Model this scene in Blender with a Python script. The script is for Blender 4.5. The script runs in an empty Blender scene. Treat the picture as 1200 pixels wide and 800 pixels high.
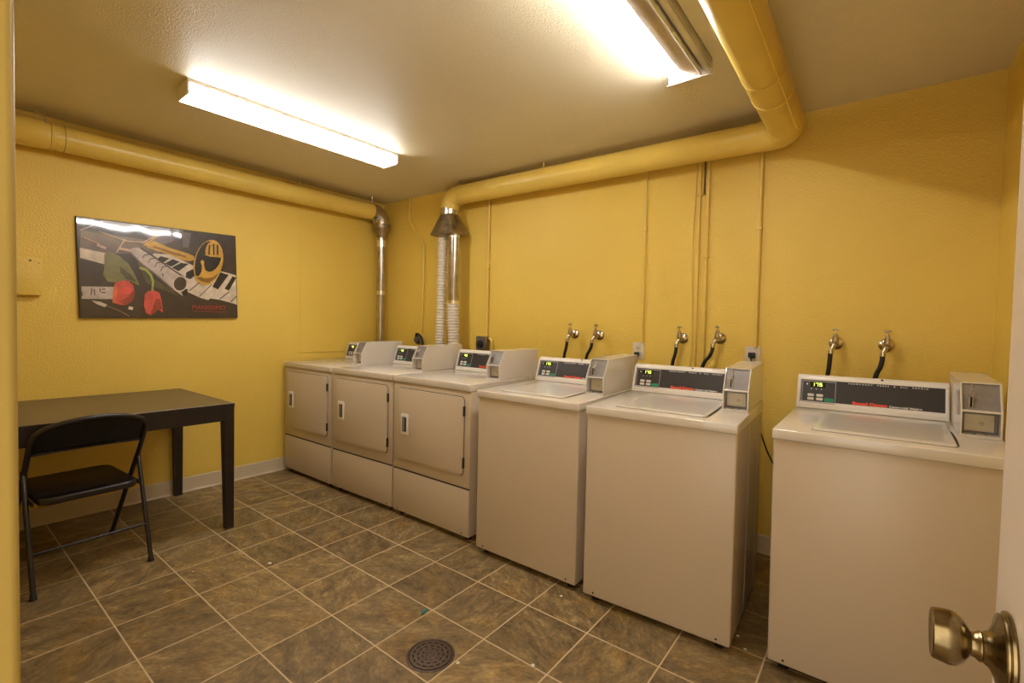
import bpy, bmesh, math, random
from mathutils import Vector, Matrix
random.seed(7)
PI = math.pi
scene = bpy.context.scene
COL = scene.collection

# ---------------------------------------------------------------- materials
def new_mat(name):
    m = bpy.data.materials.new(name); m.use_nodes = True
    nt = m.node_tree; b = nt.nodes['Principled BSDF']
    return m, nt, b

def mat(name, col, rough=0.5, metal=0.0, coat=0.0, bump=0.0, bscale=200.0, spec=0.5, var=0.0, vscale=6.0, dist=0.001, coat_rough=0.05):
    """plain procedural surface: tiny colour variation and optional bump"""
    m, nt, b = new_mat(name)
    b.inputs['Roughness'].default_value = rough
    b.inputs['Metallic'].default_value = metal
    b.inputs['Coat Weight'].default_value = coat
    b.inputs['Coat Roughness'].default_value = coat_rough
    b.inputs['Specular IOR Level'].default_value = spec
    tc = nt.nodes.new('ShaderNodeTexCoord')
    n = nt.nodes.new('ShaderNodeTexNoise'); n.inputs['Scale'].default_value = vscale
    n.inputs['Detail'].default_value = 4
    nt.links.new(tc.outputs['Object'], n.inputs['Vector'])
    r = nt.nodes.new('ShaderNodeValToRGB')
    a = [max(0, c*(1-var)) for c in col]; z = [min(1, c*(1+var)) for c in col]
    r.color_ramp.elements[0].position = .3; r.color_ramp.elements[1].position = .7
    r.color_ramp.elements[0].color = (*a, 1); r.color_ramp.elements[1].color = (*z, 1)
    nt.links.new(n.outputs['Fac'], r.inputs['Fac'])
    nt.links.new(r.outputs['Color'], b.inputs['Base Color'])
    if bump > 0:
        n2 = nt.nodes.new('ShaderNodeTexNoise'); n2.inputs['Scale'].default_value = bscale
        n2.inputs['Detail'].default_value = 3
        nt.links.new(tc.outputs['Object'], n2.inputs['Vector'])
        bp = nt.nodes.new('ShaderNodeBump'); bp.inputs['Strength'].default_value = bump
        bp.inputs['Distance'].default_value = dist
        nt.links.new(n2.outputs['Fac'], bp.inputs['Height'])
        nt.links.new(bp.outputs['Normal'], b.inputs['Normal'])
    return m

def emis(name, col, strength):
    m, nt, b = new_mat(name)
    b.inputs['Base Color'].default_value = (*[min(1, c*.9) for c in col], 1)
    b.inputs['Emission Color'].default_value = (*col, 1)
    b.inputs['Emission Strength'].default_value = strength
    b.inputs['Roughness'].default_value = .3
    return m

def wall_mat(name, c0, c1, bscale=100, strength=.36, dist=.0035):
    """painted orange-peel plaster"""
    m, nt, b = new_mat(name)
    b.inputs['Roughness'].default_value = .42
    tc = nt.nodes.new('ShaderNodeTexCoord')
    n = nt.nodes.new('ShaderNodeTexNoise'); n.inputs['Scale'].default_value = 1.3; n.inputs['Detail'].default_value = 5
    nt.links.new(tc.outputs['Object'], n.inputs['Vector'])
    r = nt.nodes.new('ShaderNodeValToRGB')
    r.color_ramp.elements[0].position = .3; r.color_ramp.elements[0].color = (*c0, 1)
    r.color_ramp.elements[1].position = .7; r.color_ramp.elements[1].color = (*c1, 1)
    nt.links.new(n.outputs['Fac'], r.inputs['Fac']); nt.links.new(r.outputs['Color'], b.inputs['Base Color'])
    n2 = nt.nodes.new('ShaderNodeTexNoise'); n2.inputs['Scale'].default_value = bscale; n2.inputs['Detail'].default_value = 2
    n2.inputs['Distortion'].default_value = .6
    r2 = nt.nodes.new('ShaderNodeValToRGB'); r2.color_ramp.elements[0].position = .42; r2.color_ramp.elements[1].position = .62
    nt.links.new(tc.outputs['Object'], n2.inputs['Vector']); nt.links.new(n2.outputs['Fac'], r2.inputs['Fac'])
    bp = nt.nodes.new('ShaderNodeBump'); bp.inputs['Strength'].default_value = strength; bp.inputs['Distance'].default_value = dist
    nt.links.new(r2.outputs['Color'], bp.inputs['Height']); nt.links.new(bp.outputs['Normal'], b.inputs['Normal'])
    return m

TX, TY, TS, TROT = 2.4597, -1.2787, 0.3051, 0.0069
def floor_mat():
    """slate look square tiles with pale grout, laid square to the room"""
    m, nt, b = new_mat('slate_tile')
    L = nt.links; N = nt.nodes
    def math_(op, a, bb=None, c=None):
        n = N.new('ShaderNodeMath'); n.operation = op
        for i, v in enumerate((a, bb, c)):
            if v is None: continue
            if isinstance(v, (int, float)): n.inputs[i].default_value = v
            else: L.new(v, n.inputs[i])
        return n.outputs[0]
    tc = N.new('ShaderNodeTexCoord')
    mp = N.new('ShaderNodeMapping'); mp.vector_type = 'POINT'
    mp.inputs['Rotation'].default_value = (0, 0, TROT)
    L.new(tc.outputs['Object'], mp.inputs['Vector'])
    # origin after rotation
    ox = TX*math.cos(TROT)-TY*math.sin(TROT); oy = TX*math.sin(TROT)+TY*math.cos(TROT)
    sx = N.new('ShaderNodeSeparateXYZ'); L.new(mp.outputs[0], sx.inputs[0])
    gx = math_('DIVIDE', math_('SUBTRACT', sx.outputs[0], ox), TS)
    gy = math_('DIVIDE', math_('SUBTRACT', sx.outputs[1], oy), TS)
    fx = math_('FLOOR', gx); fy = math_('FLOOR', gy)
    def edge(g):
        f = math_('FRACT', g)
        return math_('MINIMUM', f, math_('SUBTRACT', 1.0, f))
    d = math_('MINIMUM', edge(gx), edge(gy))
    gw = .0026/TS
    grout = math_('SUBTRACT', 1.0, math_('SMOOTH_MIN', math_('DIVIDE', math_('MAXIMUM', math_('SUBTRACT', d, gw*.6), 0.0), gw*.9), 1.0, 0.05))
    cell = N.new('ShaderNodeCombineXYZ'); L.new(fx, cell.inputs[0]); L.new(fy, cell.inputs[1])
    wn = N.new('ShaderNodeTexWhiteNoise'); wn.noise_dimensions = '3D'; L.new(cell.outputs[0], wn.inputs['Vector'])
    # every tile takes its own piece of the slate pattern, turned its own way
    off = N.new('ShaderNodeVectorMath'); off.operation = 'MULTIPLY_ADD'
    off.inputs[1].default_value = (7, 7, 7); L.new(wn.outputs['Color'], off.inputs[0]); L.new(mp.outputs[0], off.inputs[2])
    st = N.new('ShaderNodeMapping'); st.inputs['Scale'].default_value = (1.0, 1.75, 1)
    rotv = N.new('ShaderNodeVectorRotate'); rotv.rotation_type = 'Z_AXIS'; L.new(off.outputs[0], rotv.inputs['Vector'])
    L.new(math_('MULTIPLY', wn.outputs['Value'], 6.28), rotv.inputs['Angle'])
    L.new(rotv.outputs[0], st.inputs['Vector'])
    n1 = N.new('ShaderNodeTexNoise'); n1.inputs['Scale'].default_value = 8.5; n1.inputs['Detail'].default_value = 9
    n1.inputs['Roughness'].default_value = .68; n1.inputs['Distortion'].default_value = .55; L.new(st.outputs[0], n1.inputs['Vector'])
    n3 = N.new('ShaderNodeTexNoise'); n3.inputs['Scale'].default_value = 42; n3.inputs['Detail'].default_value = 6
    n3.inputs['Roughness'].default_value = .7; L.new(st.outputs[0], n3.inputs['Vector'])
    mixf = math_('ADD', math_('MULTIPLY', n1.outputs['Fac'], .60), math_('MULTIPLY', n3.outputs['Fac'], .40))
    r = N.new('ShaderNodeValToRGB'); cr = r.color_ramp
    cr.elements[0].position = .34; cr.elements[0].color = (.080, .052, .022, 1)
    cr.elements[1].position = .70; cr.elements[1].color = (.50, .37, .17, 1)
    for p, c in ((.44, (.150, .101, .046, 1)), (.52, (.215, .147, .064, 1)), (.60, (.31, .220, .098, 1))):
        e = cr.elements.new(p); e.color = c
    L.new(mixf, r.inputs['Fac'])
    # brightness of single tiles
    hv = N.new('ShaderNodeHueSaturation'); L.new(r.outputs['Color'], hv.inputs['Color'])
    L.new(math_('ADD', .92, math_('MULTIPLY', wn.outputs['Value'], .38)), hv.inputs['Value'])
    hv.inputs['Saturation'].default_value = 1.0
    n5 = N.new('ShaderNodeTexNoise'); n5.inputs['Scale'].default_value = 7; n5.inputs['Detail'].default_value = 5; n5.inputs['Roughness'].default_value = .6
    L.new(off.outputs[0], n5.inputs['Vector'])
    oc = N.new('ShaderNodeMapRange'); L.new(n5.outputs['Fac'], oc.inputs['Value']); oc.inputs['From Min'].default_value = .52; oc.inputs['From Max'].default_value = .68; oc.inputs['To Max'].default_value = .75
    m5 = N.new('ShaderNodeMix'); m5.data_type = 'RGBA'; m5.blend_type = 'MULTIPLY'; L.new(oc.outputs[0], m5.inputs['Factor']); L.new(hv.outputs['Color'], m5.inputs['A']); m5.inputs['B'].default_value = (1.26, 1.10, .66, 1)
    mx = N.new('ShaderNodeMix'); mx.data_type = 'RGBA'; L.new(grout, mx.inputs['Factor'])
    L.new(m5.outputs['Result'], mx.inputs['A']); mx.inputs['B'].default_value = (.60, .465, .285, 1)
    L.new(mx.outputs['Result'], b.inputs['Base Color'])
    rr = N.new('ShaderNodeMapRange'); L.new(mixf, rr.inputs['Value']); rr.inputs['To Min'].default_value = .38; rr.inputs['To Max'].default_value = .62
    L.new(rr.outputs[0], b.inputs['Roughness'])
    bp = N.new('ShaderNodeBump'); bp.inputs['Strength'].default_value = .45; bp.inputs['Distance'].default_value = .004
    L.new(math_('SUBTRACT', mixf, math_('MULTIPLY', grout, .35)), bp.inputs['Height']); L.new(bp.outputs['Normal'], b.inputs['Normal'])
    return m

def wood_mat(name, c0, c1, rough=.4):
    m, nt, b = new_mat(name)
    tc = nt.nodes.new('ShaderNodeTexCoord'); mp = nt.nodes.new('ShaderNodeMapping'); mp.inputs['Scale'].default_value = (26, 1.6, 26)
    nt.links.new(tc.outputs['Object'], mp.inputs['Vector'])
    n = nt.nodes.new('ShaderNodeTexNoise'); n.inputs['Scale'].default_value = 3; n.inputs['Detail'].default_value = 6; n.inputs['Distortion'].default_value = .7
    nt.links.new(mp.outputs[0], n.inputs['Vector'])
    r = nt.nodes.new('ShaderNodeValToRGB'); r.color_ramp.elements[0].position = .35; r.color_ramp.elements[1].position = .65
    r.color_ramp.elements[0].color = (*c0, 1); r.color_ramp.elements[1].color = (*c1, 1)
    nt.links.new(n.outputs['Fac'], r.inputs['Fac']); nt.links.new(r.outputs['Color'], b.inputs['Base Color'])
    b.inputs['Roughness'].default_value = rough
    return m

WALLC0, WALLC1 = (.78, .545, .095), (.84, .60, .112)
M = {}
M['wall'] = wall_mat('yellow_plaster', WALLC0, WALLC1)
M['ceiling'] = wall_mat('textured_ceiling', (.76, .68, .51), (.82, .74, .55), bscale=140, strength=.42, dist=.004)
M['floor'] = floor_mat()
M['duct_paint'] = mat('yellow_duct_paint', (.80, .58, .125), .33, var=.06, vscale=4, bump=.15, bscale=30, dist=.002)
M['conduit'] = mat('painted_conduit', (.78, .56, .12), .35, var=.05)
M['galv'] = mat('galvanised_steel', (.50, .46, .41), .26, metal=1, var=.18, vscale=14, bump=.2, bscale=25, dist=.001)
M['galv_dull'] = mat('dull_galvanised_steel', (.34, .28, .18), .42, metal=.9, var=.3, vscale=18, bump=.3, bscale=20, dist=.002)
M['foil'] = mat('crinkled_foil', (.86, .84, .80), .22, metal=1, var=.08, vscale=60, bump=.6, bscale=90, dist=.003)
M['enamel'] = mat('white_enamel', (.58, .48, .36), .34, coat=.22, var=.012, vscale=2, coat_rough=.28)  # machine paint, darkened in colour for the shaded fronts and sides
M['enamel_top'] = mat('white_enamel_worktop', (.68, .62, .55), .2, coat=.45, var=.015, vscale=3, coat_rough=.05)  # same machine paint, lightened for the light on worktops, lids and coin boxes
M['plastic_white'] = mat('white_plastic', (.77, .715, .64), .3, var=.01)
M['gap'] = mat('dark_gap', (.03, .022, .015), .8)
M['panel_black'] = mat('charcoal_panel', (.036, .032, .031), .33, var=.08, vscale=30)
M['bezel'] = mat('grey_bezel', (.34, .31, .33), .35)
M['lens_dark'] = mat('display_window', (.02, .02, .01), .15)
M['lcd'] = emis('green_digits', (.66, .92, .12), 1.1)
M['red_ink'] = mat('red_ink', (.80, .07, .03), .5)
M['grey_ink'] = mat('grey_ink', (.72, .69, .66), .5)
M['button'] = mat('cream_button', (.70, .66, .58), .4)
M['green_button'] = mat('green_button', (.01, .26, .12), .4)
M['coin_metal'] = mat('coin_plate_steel', (.27, .245, .235), .45, metal=.35, var=.1, vscale=40)
M['coin_door'] = mat('beige_coin_door', (.52, .47, .36), .38, metal=.2, var=.08, vscale=30)
M['hose_foil'] = mat('white_foil_hose', (.84, .79, .72), .38, metal=.35, var=.05, vscale=40)
M['print_red'] = mat('printed_red', (.40, .06, .05), .4, coat=.5)
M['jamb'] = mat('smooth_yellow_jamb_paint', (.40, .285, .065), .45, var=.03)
M['brass'] = mat('aged_brass', (.50, .43, .31), .3, metal=1, var=.2, vscale=60)
M['bronze'] = mat('antique_bronze', (.25, .19, .095), .24, metal=1, var=.3, vscale=70, bump=.1, bscale=120)
M['chrome'] = mat('worn_chrome', (.62, .56, .48), .2, metal=1, var=.2, vscale=70)
M['rubber'] = mat('black_rubber', (.012, .010, .010), .45)
M['grey_plastic'] = mat('grey_plastic', (.10, .092, .085), .45, var=.1, vscale=40)
M['plate'] = mat('ivory_plate', (.70, .62, .52), .35)
M['socket'] = mat('ivory_socket', (.62, .54, .44), .35)
M['table_top'] = wood_mat('dark_wood_top', (.085, .058, .034), (.125, .088, .052), .33)
M['table_frame'] = wood_mat('black_brown_wood', (.012, .008, .008), (.020, .013, .012), .38)
M['chair_black'] = mat('black_chair_enamel', (.016, .013, .016), .3, var=.2, vscale=30, bump=.2, bscale=300, dist=.0005)
M['chair_rubber'] = mat('black_rubber_foot', (.01, .009, .009), .6)
M['baseboard'] = mat('cream_vinyl_base', (.64, .53, .37), .4, var=.03)
M['white_metal'] = mat('white_fixture_metal', (.72, .66, .60), .35)
M['reflector'] = mat('fixture_reflector', (.46, .41, .37), .28, metal=.7, var=.1, vscale=12)
M['tube_off'] = mat('unlit_tube_glass', (.50, .46, .43), .12, var=.08, vscale=20)
M['lamp_lens'] = emis('glowing_lens', (1.0, .975, .93), 10.0)
M['lamp_tube'] = emis('glowing_tube', (1.0, .975, .94), 32.0)
M['door'] = mat('pinkish_door_paint', (.60, .50, .40), .4, var=.02)
M['drain'] = mat('rusty_drain_iron', (.115, .076, .052), .5, metal=.5, var=.25, vscale=60, bump=.4, bscale=90)
M['black'] = mat('black_hole', (.006, .005, .005), .9)
M['crumb'] = mat('white_crumb', (.75, .68, .58), .7)
M['teal'] = mat('teal_scrap', (.06, .25, .23), .5)
M['cable_dark'] = mat('dark_cable', (.12, .06, .02), .5)
M['tape'] = mat('peeling_tape', (.70, .56, .36), .5)

# ---------------------------------------------------------------- mesh helpers
def merge(bm, tmp, mi=0):
    me = bpy.data.meshes.new('tmp'); tmp.to_mesh(me); tmp.free()
    k = len(bm.faces); bm.from_mesh(me); bpy.data.meshes.remove(me)
    bm.faces.ensure_lookup_table()
    for f in bm.faces[k:]: f.material_index = mi

def box(bm, x0, x1, y0, y1, z0, z1, bev=0.0, seg=2, mi=0):
    t = bmesh.new(); bmesh.ops.create_cube(t, size=1)
    for v in t.verts:
        v.co = Vector(((x0+x1)/2+v.co.x*(x1-x0), (y0+y1)/2+v.co.y*(y1-y0), (z0+z1)/2+v.co.z*(z1-z0)))
    if bev > 0:
        bmesh.ops.bevel(t, geom=t.edges[:], offset=bev, segments=seg, profile=.5, affect='EDGES')
    merge(bm, t, mi)

def prism(bm, pts, axis, a0, a1, bev=0.0, seg=2, mi=0):
    """closed 2D outline pushed along an axis; pts are the other two coordinates in x,y,z order"""
    t = bmesh.new(); lo = []; hi = []
    def co(p, a):
        if axis == 'x': return (a, p[0], p[1])
        if axis == 'y': return (p[0], a, p[1])
        return (p[0], p[1], a)
    for p in pts: lo.append(t.verts.new(co(p, a0))); hi.append(t.verts.new(co(p, a1)))
    n = len(pts)
    t.faces.new(lo); t.faces.new(hi[::-1])
    for i in range(n): t.faces.new((lo[i], hi[i], hi[(i+1) % n], lo[(i+1) % n]))
    bmesh.ops.recalc_face_normals(t, faces=t.faces[:])
    if bev > 0:
        es = [e for e in t.edges if (e.verts[0] in lo) == (e.verts[1] in lo)]
        bmesh.ops.bevel(t, geom=es, offset=bev, segments=seg, profile=.5, affect='EDGES')
    merge(bm, t, mi)

def rrect(x0, x1, z0, z1, r, n=5):
    o = []
    for cx, cz, a in ((x1-r, z1-r, 0), (x0+r, z1-r, 90), (x0+r, z0+r, 180), (x1-r, z0+r, 270)):
        for k in range(n+1):
            t = math.radians(a+90*k/n); o.append((cx+r*math.cos(t), cz+r*math.sin(t)))
    return o

def tube(bm, pts, r, seg=20, caps=True, mi=0, ref=None):
    pts = [Vector(p) for p in pts]; n = len(pts)
    rs = r if isinstance(r, (list, tuple)) else [r]*n
    t = bmesh.new(); rings = []
    tang = []
    for i in range(n):
        a = pts[max(i-1, 0)]; b = pts[min(i+1, n-1)]
        if 0 < i < n-1: d = (pts[i]-a).normalized()+(b-pts[i]).normalized()
        else: d = b-a
        tang.append(d.normalized() if d.length > 1e-9 else Vector((0, 0, 1)))
    up = Vector(ref) if ref else (Vector((0, 0, 1)) if abs(tang[0].z) < .9 else Vector((1, 0, 0)))
    nrm = (up-tang[0]*up.dot(tang[0])).normalized()
    for i in range(n):
        if i:
            q = tang[i-1].rotation_difference(tang[i]); nrm = (q @ nrm)
            nrm = (nrm-tang[i]*nrm.dot(tang[i])).normalized()
        bi = tang[i].cross(nrm)
        rings.append([t.verts.new(pts[i]+(nrm*math.cos(2*PI*k/seg)+bi*math.sin(2*PI*k/seg))*rs[i]) for k in range(seg)])
    for i in range(n-1):
        for k in range(seg):
            t.faces.new((rings[i][k], rings[i][(k+1) % seg], rings[i+1][(k+1) % seg], rings[i+1][k]))
    if caps:
        t.faces.new(rings[0][::-1]); t.faces.new(rings[-1])
    bmesh.ops.recalc_face_normals(t, faces=t.faces[:])
    merge(bm, t, mi)

def arc(c, r, a0, a1, n, plane):
    o = []
    for k in range(n+1):
        a = math.radians(a0+(a1-a0)*k/n); x, y = r*math.cos(a), r*math.sin(a)
        if plane == 'xy': o.append((c[0]+x, c[1]+y, c[2]))
        if plane == 'xz': o.append((c[0]+x, c[1], c[2]+y))
        if plane == 'yz': o.append((c[0], c[1]+x, c[2]+y))
    return o

def smooth_path(pts, n=6):
    """Catmull-Rom through the points"""
    P = [Vector(p) for p in pts]; P = [P[0]*2-P[1]]+P+[P[-1]*2-P[-2]]; o = []
    for i in range(1, len(P)-2):
        for k in range(n):
            t = k/n
            o.append(.5*((2*P[i])+(-P[i-1]+P[i+1])*t+(2*P[i-1]-5*P[i]+4*P[i+1]-P[i+2])*t*t+(-P[i-1]+3*P[i]-3*P[i+1]+P[i+2])*t**3))
    o.append(P[-2]); return o

def rib_hose(bm, pts, r, pitch=.012, amp=.0045, seg=20):
    """bellows: the radius swings along the path"""
    P = [Vector(p) for p in pts]; out = []; rs = []
    for a, b in zip(P[:-1], P[1:]):
        n = max(2, int((b-a).length/(pitch/4)))
        for k in range(n):
            out.append(a.lerp(b, k/n))
    out.append(P[-1])
    for i in range(len(out)): rs.append(r+amp*(.5*math.cos(i*PI/2)-.5))
    tube(bm, out, rs, seg)

def lathe(bm, prof, origin, axis, seg=28, mi=0):
    """profile of (distance along axis, radius)"""
    o = Vector(origin); d = Vector(axis).normalized()
    pts = [o+d*a for a, _ in prof]
    t = bmesh.new(); up = Vector((0, 0, 1)) if abs(d.z) < .9 else Vector((1, 0, 0))
    nn = (up-d*up.dot(d)).normalized(); bb = d.cross(nn); rings = []
    for p, (_, r) in zip(pts, prof):
        rings.append([t.verts.new(p+(nn*math.cos(2*PI*k/seg)+bb*math.sin(2*PI*k/seg))*max(r, 1e-5)) for k in range(seg)])
    for i in range(len(rings)-1):
        for k in range(seg):
            t.faces.new((rings[i][k], rings[i][(k+1) % seg], rings[i+1][(k+1) % seg], rings[i+1][k]))
    t.faces.new(rings[0][::-1]); t.faces.new(rings[-1])
    bmesh.ops.recalc_face_normals(t, faces=t.faces[:])
    merge(bm, t, mi)

def obj(name, bm, m, parent=None, smooth=True, angle=35):
    me = bpy.data.meshes.new(name); bm.to_mesh(me); bm.free()
    for x in (m if isinstance(m, (list, tuple)) else [m]): me.materials.append(x)
    if smooth:
        for p in me.polygons: p.use_smooth = True
        b2 = bmesh.new(); b2.from_mesh(me)
        for e in b2.edges:
            if len(e.link_faces) == 2 and e.calc_face_angle(0) > math.radians(angle): e.smooth = False
        b2.to_mesh(me); b2.free()
    o = bpy.data.objects.new(name, me); COL.objects.link(o)
    if parent: o.parent = parent
    return o

def thing(name, label, cat, loc=(0, 0, 0), rot=(0, 0, 0), group=None):
    o = bpy.data.objects.new(name, None); COL.objects.link(o)
    o.empty_display_size = .1
    o.location = loc; o.rotation_euler = rot; o['label'] = label; o['category'] = cat
    if group: o['group'] = group
    return o

def tag(o, label, cat, group=None):
    o['label'] = label; o['category'] = cat
    if group: o['group'] = group
    return o

def struct(name, bm, m, smooth=False):
    o = obj(name, bm, m, None, smooth); o['kind'] = 'structure'; return o

def dup(root, loc, rot, label, group=None):
    r = root.copy(); COL.objects.link(r); r.location = loc; r.rotation_euler = rot
    r['label'] = label
    if group: r['group'] = group
    for ch in list(root.children):
        c = ch.copy(); COL.objects.link(c); c.parent = r
        for g in list(ch.children):
            d = g.copy(); COL.objects.link(d); d.parent = c
    return r

def text_mesh(name, s, size, m, parent, frame, width=None, spacing=1.0, bold=0.0, shear=0.0):
    """lettering turned into real geometry; frame = (origin, x axis, y axis) in the parent's space"""
    cu = bpy.data.curves.new('t', 'FONT'); cu.body = s; cu.size = size; cu.extrude = .0002
    cu.space_character = spacing; cu.offset = bold; cu.shear = shear
    to = bpy.data.objects.new('t', cu); COL.objects.link(to)
    dg = bpy.context.evaluated_depsgraph_get()
    me = bpy.data.meshes.new_from_object(to.evaluated_get(dg))
    bpy.data.objects.remove(to); bpy.data.curves.remove(cu)
    xs = [v.co.x for v in me.vertices]; w = max(xs)-min(xs); k = (width/w) if width else 1
    o0, X, Y = (Vector(a) for a in frame); X.normalize(); Y.normalize(); Z = X.cross(Y)
    x0 = min(xs)
    for v in me.vertices:
        v.co = o0+X*((v.co.x-x0)*k)+Y*v.co.y+Z*(v.co.z+.0004)
    me.materials.clear(); me.materials.append(m); me.name = name
    o = bpy.data.objects.new(name, me); COL.objects.link(o); o.parent = parent
    return o
# ---------------------------------------------------------------- room shell
H = 2.466; XR = 4.4057; YF = -2.97; YO = -3.10
JL, JR = 3.38, 4.13                         # doorway jambs in the front wall
bm = bmesh.new(); box(bm, -.12, XR+.12, YO-1.4, .12, -.1, 0); struct('floor', bm, M['floor'])
bm = bmesh.new(); box(bm, -.12, XR+.12, YO, .12, H, H+.1); struct('ceiling', bm, M['ceiling'])
bm = bmesh.new(); box(bm, -.12, XR+.12, 0, .12, 0, H); struct('wall_back', bm, M['wall'])
bm = bmesh.new(); box(bm, -.12, 0, YO, 0, 0, H); struct('wall_left', bm, M['wall'])
bm = bmesh.new(); box(bm, XR, XR+.12, YO, 0, 0, H); struct('wall_right', bm, M['wall'])
bm = bmesh.new(); box(bm, 0, JL-.02, YO, YF, 0, H); box(bm, JL-.02, JR, YO, YF, 2.06, H); box(bm, JR, XR, YO, YF, 0, H)
struct('wall_front', bm, M['wall'])
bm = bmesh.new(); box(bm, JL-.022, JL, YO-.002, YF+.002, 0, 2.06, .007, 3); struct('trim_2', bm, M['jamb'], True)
# furred-out patch of wall in the back left corner, from shoulder height to the ceiling
bm = bmesh.new(); box(bm, 0, .006, -.876, 0, .995, H, .002, 1); struct('trim_1', bm, M['wall'])
# vinyl baseboards
bm = bmesh.new(); prism(bm, [(0, 0), (.014, 0), (.008, .012), (.006, .10), (.003, .106), (0, .106)], 'y', YF, 0); struct('baseboard_left', bm, M['baseboard'])
bm = bmesh.new(); prism(bm, [(0, 0), (-.014, 0), (-.008, .012), (-.006, .10), (-.003, .106), (0, .106)], 'x', .015, XR-.015); struct('baseboard_back', bm, M['baseboard'])
bm = bmesh.new(); prism(bm, [(XR, 0), (XR-.014, 0), (XR-.008, .012), (XR-.006, .10), (XR-.003, .106), (XR, .106)], 'y', YF, 0); struct('baseboard_right', bm, M['baseboard'])
# open door with bronze knobs
bm = bmesh.new(); box(bm, 4.096, 4.130, -2.965, -2.257, .012, 2.04, .002, 1)
door = obj('door_1', bm, M['door'], smooth=False); door['kind'] = 'structure'
def knob(sx):
    bm = bmesh.new()
    x0 = 4.096 if sx < 0 else 4.130
    prof = [(0, .041), (.002, .042), (.0045, .0415), (.006, .038), (.0075, .0375), (.009, .038), (.0105, .035), (.013, .026), (.017, .0185), (.0225, .0148), (.024, .0155), (.026, .0148), (.029, .0125), (.032, .0122),
            (.034, .0155), (.038, .0215), (.044, .0262), (.050, .0278), (.056, .0272), (.062, .0262), (.065, .0258), (.0662, .0245), (.0655, .022), (.0645, .010), (.0645, .0)]
    prof = [(a*.93, b) for a, b in prof]
    lathe(bm, prof, (x0, -2.334, .949), (sx, 0, 0), 40)
    obj('door_knob', bm, M['bronze'], door)
knob(-1); knob(1)
bm = bmesh.new(); box(bm, 4.1005, 4.1255, -2.2575, -2.2555, .93, .985, .0006, 1); obj('latch_plate', bm, M['bronze'], door)
for z in (.25, 1.05, 1.82):
    bm = bmesh.new(); tube(bm, [(4.136, -2.966, z-.045), (4.136, -2.966, z+.045)], .006, 12); obj('door_hinge', bm, M['bronze'], door)

# ---------------------------------------------------------------- washers and dryers
def slabmap(v0, z0, v1, z1):
    """frame on the slanted console face"""
    L = math.hypot(v1-v0, z1-z0); ty = Vector((0, (v1-v0)/L, (z1-z0)/L)); n = Vector((0, -ty.z, ty.y))
    def f(u, t, o=0.0): return Vector((u, v0, z0))+ty*(t*L)+n*o
    return f, ty, n, L

def slab(bm, F, u0, u1, t0, t1, o0, o1, r=.0, mi=0):
    f, ty, n, L = F
    t = bmesh.new(); lo = []; hi = []
    pts = rrect(u0, u1, t0*L, t1*L, r, 3) if r > 0 else [(u1, t1*L), (u0, t1*L), (u0, t0*L), (u1, t0*L)]
    for (u, s) in pts:
        lo.append(t.verts.new(f(u, s/L, o0))); hi.append(t.verts.new(f(u, s/L, o1)))
    k = len(pts); t.faces.new(lo); t.faces.new(hi)
    for i in range(k): t.faces.new((lo[i], hi[i], hi[(i+1) % k], lo[(i+1) % k]))
    bmesh.ops.recalc_face_normals(t, faces=t.faces[:]); merge(bm, t, mi)

SEG = {'0': 'abcdef', '1': 'bc', '4': 'fgbc', '5': 'afgcd', '7': 'abc'}
def digits(bm, F, s, u0, t0, w, h, gap, th):
    L = F[3]
    for i, ch in enumerate(s):
        x = u0+i*(w+gap); k = {'a': (x, x+w, t0+h-th/L, t0+h), 'd': (x, x+w, t0, t0+th/L), 'g': (x, x+w, t0+h/2-th/L/2, t0+h/2+th/L/2),
             'b': (x+w-th, x+w, t0+h/2, t0+h), 'c': (x+w-th, x+w, t0, t0+h/2), 'f': (x, x+th, t0+h/2, t0+h), 'e': (x, x+th, t0, t0+h/2)}
        for c in SEG[ch]: slab(bm, F, *k[c], .0008, .0016)

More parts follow.
